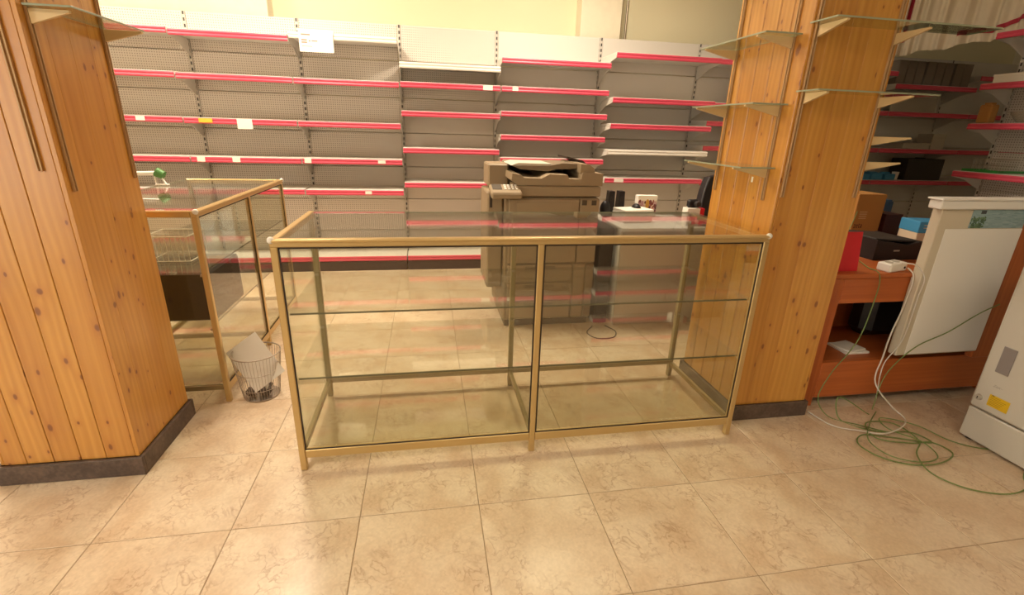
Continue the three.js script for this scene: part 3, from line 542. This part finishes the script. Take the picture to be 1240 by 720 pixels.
// ---------------------------------------------------------------- orange desk with the white board, and what stands on it
{
  const x0 = 1.975, x1 = 3.25, zf = -1.985, zb = -2.98;
  const t = thing('orange_desk', 'orange wooden desk with white board on its front, right of the pillar', 'desk', [0, 0, 0]);
  mesh('desktop', B(x0, 0.735, zb, x1, 0.76, zf + 0.01, 0.003, 0, 0, true), M.laminate, t);
  mesh('top_rail', B(x0 + 0.08, 0.6, zf - 0.022, x1, 0.734, zf, 0.003, 0.1, 0.3, true), M.laminate, t);
  mesh('stile', B(x0, 0, zf - 0.022, x0 + 0.079, 0.734, zf, 0.003), M.laminate, t);
  mesh('side_panel', B(x0, 0, zb, x0 + 0.025, 0.734, zf - 0.023, 0.002), M.laminate, t);
  mesh('side_panel', B(x1 - 0.025, 0, zb, x1, 0.734, zf - 0.023, 0.002), M.laminate, t);
  mesh('lower_shelf', B(x0 + 0.026, 0.24, -2.449, x1 - 0.026, 0.262, zf - 0.023, 0.002, 0.2, 0.1, true), M.laminate, t);
  mesh('lower_panel', B(x0 + 0.08, 0.05, zf - 0.022, x1, 0.262, zf, 0.003, 0.3, 0.2, true), M.laminate, t);
  mesh('back_panel', B(x0 + 0.026, 0.05, -2.47, x1 - 0.026, 0.734, -2.45, 0.002, 0.05, 0.2), M.laminate, t);
  // the board
  const z = zf + 0.002, bx0 = 2.44, bx1 = 2.96, by0 = 0.31, by1 = 1.09;
  const b = mesh('display_board', [B(bx0, by0, z, bx1, by1, z + 0.05, 0.004)], M.beige, t); b.userData.label = 'beige board with white sheet and blue picture';
  mesh('white_sheet', B(bx0 + 0.05, by0 + 0.008, z + 0.0505, bx1 - 0.004, 0.995, z + 0.053, 0.0008), M.paper, b);
  const pic = canvasTex(512, 160, (g, w, h) => {
    g.fillStyle = '#8fa8ac'; g.fillRect(0, 0, w, h); let q = 11;
    for (let i = 0; i < 240; i++) { q = (q * 733 + 97) % 9973; g.fillStyle = ['#a3b9bb', '#7d989d', '#93aeb0', '#6f8c90'][i % 4]; g.fillRect((q * 7) % w, (q * 13) % h, 30 + q % 40, 2 + q % 3); }
    for (let i = 0; i < 70; i++) { q = (q * 733 + 97) % 9973; g.fillStyle = ['#4d6a4c', '#62805c', '#3c5a48'][i % 3]; g.beginPath(); g.ellipse((q * 3) % 130, 60 + (q * 5) % 100, 6 + q % 10, 5 + q % 8, 0, 0, 7); g.fill(); }
    g.fillStyle = '#3a3f40'; g.fillRect(72, 6, 48, 30);
  });
  const pg = new THREE.PlaneGeometry(0.33, 0.09); pg.translate(0, 0, 0.003); const pm = mesh('picture', [clean(pg), B(-0.165, -0.045, 0, 0.165, 0.045, 0.0025, 0.0005)], S(0xffffff, 0.35, { map: pic }), b); pm.position.set(2.785, 1.044, z + 0.051);
  mesh('top_tray', [B(2.4, 1.092, z + 0.005, 3.1, 1.135, z + 0.07, 0.005), B(2.39, 1.135, z, 3.11, 1.145, z + 0.078, 0.003)], M.white, b);
  mesh('end_stile', B(2.962, 0.265, z, 3.2, 1.085, z + 0.04, 0.003, 0.4, 0), M.laminate, t);
  // things on the desk
  const red = thing('red_folder', 'bright red folder standing upright on the orange desk', 'folder', [2.085, 0.76, -2.03]);
  mesh('cover', turned(B(-0.07, 0.0, 0, 0.07, 0.2, 0.003, 0.001), 0, 0, 0, -0.12, 0, 0), M.redCard, red); mesh('cover', turned(B(-0.07, 0.0, 0, 0.07, 0.2, 0.003, 0.001), 0, 0, 0, -0.42, 0, 0), M.redCard, red);
  const pr = thing('printer', 'low black printer on the orange desk', 'printer', [2.5, 0.76, -2.22]);
  mesh('body', prism([[-0.06, 0], [0.3, 0], [0.3, 0.085], [0.24, 0.105], [0.14, 0.085], [0.05, 0.1], [-0.06, 0.115]], -0.3, 0), M.black, pr); mesh('lid', turned(B(-0.05, 0.107, -0.29, 0.22, 0.117, -0.02, 0.003), 0, 0.11, 0, 0, 0, -0.06), M.dark, pr); mesh('nameplate', B(0.06, 0.05, 0.0005, 0.1, 0.058, 0.002, 0.0005), M.greyBoard, pr);
  const ps = thing('power_strip', 'white power strip on the front edge of the orange desk', 'power strip', [2.36, 0.76, -2.03], 0.25);
  mesh('housing', B(-0.07, 0, -0.035, 0.07, 0.045, 0.035, 0.006), M.whitePlastic, ps); for (const x of [-0.035, 0.02]) { const g = new THREE.CylinderGeometry(0.018, 0.018, 0.003, 18); g.translate(x, 0.0455, 0); mesh('socket', clean(g), M.greyBoard, ps); } { const g = new THREE.CylinderGeometry(0.006, 0.006, 0.004, 12); g.rotateX(Math.PI / 2); g.translate(0.045, 0.02, 0.036); mesh('cable_hole', clean(g), M.dark, ps); }
  const cbTex = canvasTex(256, 256, (g, w, h) => { g.fillStyle = '#a9783c'; g.fillRect(0, 0, w, h); g.fillStyle = '#c9a878'; for (let k = 0; k < 4; k++) g.fillRect(40, 96 + k * 12, 70, 5); g.fillStyle = '#4a3014'; g.font = 'bold 40px sans-serif'; g.fillText('zeta', 14, 190); });
  const cb = thing('cardboard_box', 'brown cardboard box with dark lettering at the back of the desk', 'box', [2.885, 0.76, -2.74]);
  mesh('carton', B(-0.11, 0, -0.2, 0.1, 0.3, 0, 0.003), M.cardboard, cb); mesh('flap', turned(B(0.1, 0.2, -0.19, 0.135, 0.204, -0.01, 0.001), 0.1, 0.2, 0, 0, 0, -0.7), M.cardboard, cb);
  { const g = new THREE.PlaneGeometry(0.208, 0.298); g.translate(-0.005, 0.15, 0.0008); mesh('print', g, S(0xffffff, 0.85, { map: cbTex }), cb); }
  tag(mesh('maroon_box', [B(3.0, 0.76, -2.9, 3.13, 0.93, -2.72, 0.003), B(2.998, 0.915, -2.902, 3.132, 0.932, -2.718, 0.002)], M.maroon), 'dark maroon box between cardboard box and blue box', 'box');
  const bb = thing('blue_box', 'blue topped white carton on the orange desk', 'box', [2.985, 0.76, -2.47], -0.22);
  mesh('carton', B(0, 0, -0.16, 0.22, 0.1, 0, 0.003), M.beige, bb); mesh('lid', B(-0.003, 0.1, -0.163, 0.223, 0.17, 0.003, 0.003), M.blue, bb); for (const [y, w] of [[0.145, 0.06], [0.128, 0.1]]) mesh('lettering', B(0.025, y, 0.0032, 0.025 + w, y + 0.006, 0.0042, 0.0003), M.greyBoard, bb);
  tag(mesh('navy_box', [B(3.08, 0.76, -2.97, 3.24, 0.99, -2.91, 0.003), B(3.09, 0.99, -2.965, 3.23, 1.0, -2.915, 0.002)], M.darkBlue), 'dark blue box at the back of the desk behind the maroon box', 'box');
  tag(mesh('black_bag', [B(2.56, 0.2625, -2.42, 2.86, 0.55, -2.25, 0.05), B(2.66, 0.54, -2.35, 2.76, 0.58, -2.32, 0.01)], M.black), 'black bag pushed onto the shelf under the desk', 'bag');
  tag(mesh('folded_papers', [B(2.27, 0.2625, -2.2, 2.42, 0.275, -2.06, 0.002), turned(B(2.28, 0.2755, -2.19, 2.41, 0.285, -2.07, 0.002), 2.35, 0.28, -2.1, 0, 0.2, 0)], M.paper), 'small pile of white papers on the shelf under the desk', 'papers');
}
// ---------------------------------------------------------------- white appliance at the right edge
{
  const t = thing('white_appliance', 'large grey white appliance with yellow sticker at the right edge', 'appliance', [2.61, 0, -1.655]);
  mesh('plinth', B(0.004, 0.012, 0.004, 0.58, 0.17, 0.85, 0.006), M.machine, t);
  mesh('body', B(0, 0.176, 0, 0.59, 0.93, 0.855, 0.012), M.machine, t);
  mesh('top', B(-0.008, 0.932, -0.008, 0.6, 0.965, 0.865, 0.008), M.white, t);
  for (const [x, z] of [[0.04, 0.04], [0.54, 0.04], [0.04, 0.8], [0.54, 0.8]]) { const g = new THREE.CylinderGeometry(0.02, 0.022, 0.012, 12); g.translate(x, 0.006, z); mesh('foot', clean(g), M.dark, t); }
  const ytex = canvasTex(128, 96, (g, w, h) => { g.fillStyle = '#dcb420'; g.fillRect(0, 0, w, h); g.fillStyle = '#a8861a'; for (let k = 0; k < 6; k++) g.fillRect(10, 14 + k * 13, 60 + (k * 37) % 45, 4); g.fillStyle = '#5a4012'; g.fillRect(14, 2, 14, 6); });
  const yl = new THREE.PlaneGeometry(0.085, 0.058); yl.rotateY(-Math.PI / 2); yl.translate(-0.0012, 0.245, 0.115); mesh('yellow_sticker', yl, S(0xffffff, 0.5, { map: ytex }), t);
  mesh('grey_grip', turned(B(-0.004, 0.385, 0.055, 0.0, 0.515, 0.11, 0.002), 0, 0.45, 0.085, 0, 0, 0), S(0x8b8380, 0.5), t);
  const kn = new THREE.CylinderGeometry(0.013, 0.015, 0.012, 18); kn.rotateZ(Math.PI / 2); kn.translate(-0.006, 0.235, 0.035); const kk = mesh('lock', clean(kn), M.greyBoard, t); mesh('keyhole', B(-0.0135, 0.229, 0.033, -0.0118, 0.241, 0.037, 0.0004), M.dark, kk);
  const lt = canvasTex(160, 48, (g, w, h) => { g.fillStyle = '#c9c3b6'; g.fillRect(0, 0, w, h); g.fillStyle = '#8d857c'; g.font = 'italic 34px serif'; g.fillText('Zan~', 8, 36); });
  const lg = new THREE.PlaneGeometry(0.075, 0.022); lg.rotateY(-Math.PI / 2); lg.translate(-0.0012, 0.318, 0.105); mesh('badge', lg, S(0xffffff, 0.45, { map: lt }), t);
}
// ---------------------------------------------------------------- cables
const cable = (label, pts, r, m, seg = 90) => tag(mesh('cable', tube(pts, r, seg, 6), m), label, 'cable');
cable('white cable hanging from the power strip down to the floor', [[2.405, 0.785, -1.985], [2.42, 0.76, -1.96], [2.43, 0.6, -1.962], [2.4, 0.42, -1.96], [2.39, 0.3, -1.955], [2.36, 0.16, -1.93], [2.42, 0.05, -1.85], [2.42, 0.03, -1.77], [2.32, 0.03, -1.7], [2.17, 0.028, -1.67], [2.12, 0.014, -1.72], [2.02, 0.006, -1.79], [1.985, 0.006, -1.93]], 0.004, M.whiteCable);
cable('thin green cable dropping in front of the orange desk from above', [[2.78, 0.95, -2.73], [2.72, 0.84, -2.7], [2.55, 0.764, -2.62], [2.41, 0.764, -2.45], [2.36, 0.764, -2.25], [2.26, 0.764, -2.06], [2.24, 0.764, -1.985], [2.235, 0.73, -1.962], [2.24, 0.6, -1.965], [2.2, 0.4, -1.955], [2.08, 0.2, -1.95], [2.02, 0.08, -1.92], [2.06, 0.006, -1.87], [2.16, 0.006, -1.78], [2.26, 0.006, -1.7]], 0.0028, M.greenCable);
cable('loose coil of green cable tangled on the floor tiles', [[2.3, 0.006, -1.86], [2.12, 0.1, -1.9], [2.1, 0.007, -1.84], [2.2, 0.007, -1.72], [2.38, 0.007, -1.68], [2.4, 0.007, -1.6], [2.24, 0.007, -1.66], [2.1, 0.007, -1.7], [2.02, 0.007, -1.64], [2.03, 0.007, -1.55], [2.12, 0.007, -1.475], [2.28, 0.007, -1.46], [2.42, 0.007, -1.52], [2.4, 0.007, -1.6], [2.28, 0.014, -1.6], [2.14, 0.014, -1.66], [2.2, 0.014, -1.78], [2.34, 0.014, -1.76], [2.34, 0.014, -1.62], [2.22, 0.014, -1.52], [2.16, 0.014, -1.4], [2.22, 0.007, -1.31], [2.36, 0.007, -1.25], [2.5, 0.007, -1.27], [2.57, 0.005, -1.33], [2.7, 0.005, -1.4]], 0.0032, M.greenCable, 220);
cable('second green loop lying over the tangled coil', [[2.34, 0.02, -1.86], [2.2, 0.022, -1.76], [2.08, 0.016, -1.64], [2.08, 0.016, -1.53], [2.18, 0.016, -1.47], [2.3, 0.016, -1.49], [2.34, 0.016, -1.6], [2.26, 0.022, -1.71], [2.3, 0.022, -1.8], [2.44, 0.02, -1.72], [2.5, 0.01, -1.6], [2.58, 0.005, -1.54], [2.7, 0.005, -1.5]], 0.003, M.greenCable, 140);
cable('green cable crossing the white board in front of the desk', [[2.36, 0.006, -1.9], [2.4, 0.2, -1.92], [2.52, 0.36, -1.915], [2.7, 0.45, -1.91], [2.85, 0.55, -1.905], [2.95, 0.6, -1.9]], 0.0028, M.greenCable);
cable('grey cable looping down the left edge of the white board', [[2.38, 0.806, -2.0], [2.42, 0.805, -1.96], [2.452, 0.75, -1.925], [2.452, 0.65, -1.925], [2.44, 0.4, -1.925], [2.41, 0.25, -1.955], [2.4, 0.05, -1.93]], 0.003, M.whiteCable);
cable('thin dark cable looped on the floor in front of the photocopier', [[1.2, 0.005, -3.2], [1.12, 0.005, -3.08], [1.16, 0.005, -2.98], [1.28, 0.005, -2.98], [1.34, 0.005, -3.08], [1.3, 0.005, -3.2]], 0.004, M.darkCable);

// ---------------------------------------------------------------- shadowed right corner
for (let k = 0; k < 8; k++) {
  const t = thing('box_file', ['leftmost', 'second from left', 'third from left', 'fourth from left', 'fourth from right', 'third from right', 'second from right', 'rightmost'][k] + ' grey brown box file in the row on the shadowed top shelf', 'file', [5.06 + k * 0.122, 1.9745, -4.88 - (k % 3) * 0.006], 0, 'box files on the shadowed shelf');
  mesh('body', B(-0.054, 0, -0.24, 0.054, 0.235, 0, 0.006), M.file, t); mesh('spine_label', B(-0.03, 0.08, 0.0005, 0.03, 0.18, 0.0015, 0.0004), M.file, t);
}
{
  for (const [x, y, w, h, label] of [[5.5, 1.3145, 0.36, 0.06, 'grey flat box on the shadowed third shelf'], [5.78, 1.3145, 0.18, 0.16, 'short grey box at the end of the shadowed third shelf']]) tag(mesh('grey_box', [B(x - w / 2, y, -5.05, x + w / 2, y + h, -4.87, 0.003), B(x - w / 2 - 0.003, y + h * 0.75, -5.053, x + w / 2 + 0.003, y + h + 0.004, -4.867, 0.002)], M.greyBoard), label, 'box');
  tag(mesh('leaning_grey_sheet', [turned(B(5.15, 1.6995, -5.0, 5.75, 1.86, -4.985, 0.002), 5.45, 1.7, -5, -0.1, 0, 0), B(5.2, 1.6995, -4.99, 5.3, 1.705, -4.92, 0.001)], M.greyBoard), 'grey sheet leaning on the second shadowed shelf', 'panel');
  for (let k = 0; k < 3; k++) tag(mesh('blue_packet', [turned(B(4.84 + k * 0.17, 0.9645, -5.0, 4.99 + k * 0.17, 1.03 + (k % 2) * 0.012, -4.86, 0.006), 4.9 + k * 0.17, 1, -4.95, 0, 0.1 * (k - 1), 0), B(4.86 + k * 0.17, 1.03, -4.96, 4.95 + k * 0.17, 1.05, -4.9, 0.004)], M.blue), ['leftmost', 'middle', 'rightmost'][k] + ' blue packet on the low shadowed shelf', 'packet', 'blue packets on the low shelf');
  tag(mesh('white_cup', [(() => { const g = new THREE.LatheGeometry([[0.001, 0], [0.028, 0], [0.036, 0.09], [0.033, 0.09], [0.026, 0.005], [0.001, 0.005]].map(([a, b]) => new THREE.Vector2(a, b)), 20); g.translate(5.36, 0.9645, -4.9); return clean(g); })()], M.paper), 'small white cup right of the blue packets', 'cup');
  for (const [x, y, w, h, label] of [[5.72, 0.9645, 0.5, 0.24, 'large dark box on the low shadowed shelf'], [5.86, 1.55, 0.001, 0, '']]) if (h) tag(mesh('dark_box', [B(x - w / 2, y, -5.1, x + w / 2, y + h, -4.88, 0.005), B(x - 0.05, y + h, -5.0, x + 0.05, y + h + 0.012, -4.95, 0.004)], M.dark), label, 'box');
  // on the right hand unit
  tag(mesh('green_tray', [B(4.6, 1.1645, -3.6, 4.88, 1.17, -3.32, 0.002), B(4.6, 1.17, -3.6, 4.605, 1.185, -3.32, 0.001), B(4.605, 1.17, -3.6, 4.88, 1.185, -3.595, 0.001), B(4.605, 1.17, -3.325, 4.88, 1.185, -3.32, 0.001)], M.green), 'shallow green tray on the right hand unit', 'tray');
  tag(mesh('white_carton', [B(4.62, 1.8625, -3.6, 4.86, 1.925, -3.3, 0.003), B(4.617, 1.91, -3.603, 4.863, 1.93, -3.297, 0.002)], M.paper), 'flat white carton on the second shelf of the right hand unit', 'box');
  tag(mesh('reflection_block', [B(4.6, 1.5545, -3.62, 4.68, 1.7, -3.52, 0.01), B(4.615, 1.7, -3.6, 4.665, 1.715, -3.54, 0.004)], M.cardboard), 'brown block added for a reflection beside the clear bowl on the right hand unit', 'packet');  // added block whose brown colour stands in for a reflection
  const bowl = (x, y, z, r, label) => { const g = new THREE.LatheGeometry([[0.001, 0], [r * 0.5, 0], [r, r * 0.8], [r * 1.05, r * 0.8], [r * 0.97, r * 0.77], [r * 0.48, 0.006], [0.001, 0.006]].map(([a, b]) => new THREE.Vector2(a, b)), 28); g.translate(x, y, z); tag(mesh('clear_bowl', clean(g), M.clear), label, 'bowl'); };
  bowl(4.76, 1.5545, -3.36, 0.11, 'clear plastic bowl on the third shelf of the right hand unit');
  const basket = thing('wire_tray', 'low wire tray standing in the green tray', 'tray', [4.74, 1.1705, -3.46]);
  const g = []; for (let k = 0; k <= 6; k++) { const a = -0.1 + k * 0.2 / 6; g.push(rod([-0.1, 0.05, a], [0.1, 0.05, a], 0.0016, 5), rod([a, 0.005, -0.1], [a, 0.1, -0.1], 0.0016, 5), rod([-0.1, 0.005, a], [-0.1, 0.1, a], 0.0016, 5)); }
  mesh('wires', g, M.wire, basket); mesh('rim', [rod([-0.1, 0.1, -0.1], [-0.1, 0.1, 0.1], 0.003), rod([-0.1, 0.1, 0.1], [0.1, 0.1, 0.1], 0.003), rod([0.1, 0.1, 0.1], [0.1, 0.1, -0.1], 0.003), rod([0.1, 0.1, -0.1], [-0.1, 0.1, -0.1], 0.003), rod([-0.1, 0.003, 0.1], [0.1, 0.003, 0.1], 0.003), rod([-0.1, 0.003, -0.1], [0.1, 0.003, -0.1], 0.003)], M.wire, basket);
  // draped cloth with red bands hung from the ceiling
  const cl = thing('draped_curtain', 'cream curtain with red bands hanging above the dark right aisle', 'curtain', [0, 0, 0]);
  const path = new THREE.CatmullRomCurve3([[4.74, 0, -4.79], [4.86, 0, -4.66], [5.02, 0, -4.4], [5.13, 0, -4.08], [5.19, 0, -3.75], [5.22, 0, -3.3]].map((p) => new THREE.Vector3(...p)));
  const surf = (u0, u1, y0f, y1f, off, nu, nv) => {
    const pos = [], idx = [];
    for (let i = 0; i <= nu; i++) for (let j = 0; j <= nv; j++) {
      const u = u0 + (u1 - u0) * i / nu, p = path.getPoint(u), d = path.getTangent(u), w = 0.022 * Math.sin(u * 70) + 0.012 * Math.sin(u * 123 + 1), y = lerp(y0f(u), y1f(u), j / nv);
      pos.push(p.x + d.z * (w + off), y, p.z - d.x * (w + off));
      if (i < nu && j < nv) { const a = i * (nv + 1) + j, b = a + nv + 1; idx.push(a, b, a + 1, b, b + 1, a + 1); }
    }
    const g = new THREE.BufferGeometry(); g.setAttribute('position', new THREE.Float32BufferAttribute(pos, 3)); g.setIndex(idx); g.computeVertexNormals(); return g;
  };
  const low = (u) => 2.2 + 0.16 * u + 0.012 * Math.sin(u * 30), band = (u) => low(u) + 0.1 + 0.03 * Math.sin(u * 9);
  mesh('drape', surf(0, 1, low, () => CEIL, 0, 260, 8), M.cloth, cl);
  for (const o of [0.009]) mesh('red_hem', surf(0.42, 1, band, (u) => band(u) + 0.04, -o, 150, 1), M.clothRed, cl);
  mesh('red_stripe', surf(0.09, 0.125, (u) => 2.34, () => CEIL, -0.008, 12, 2), M.clothRed, cl);
}
renderer.render(scene, camera);
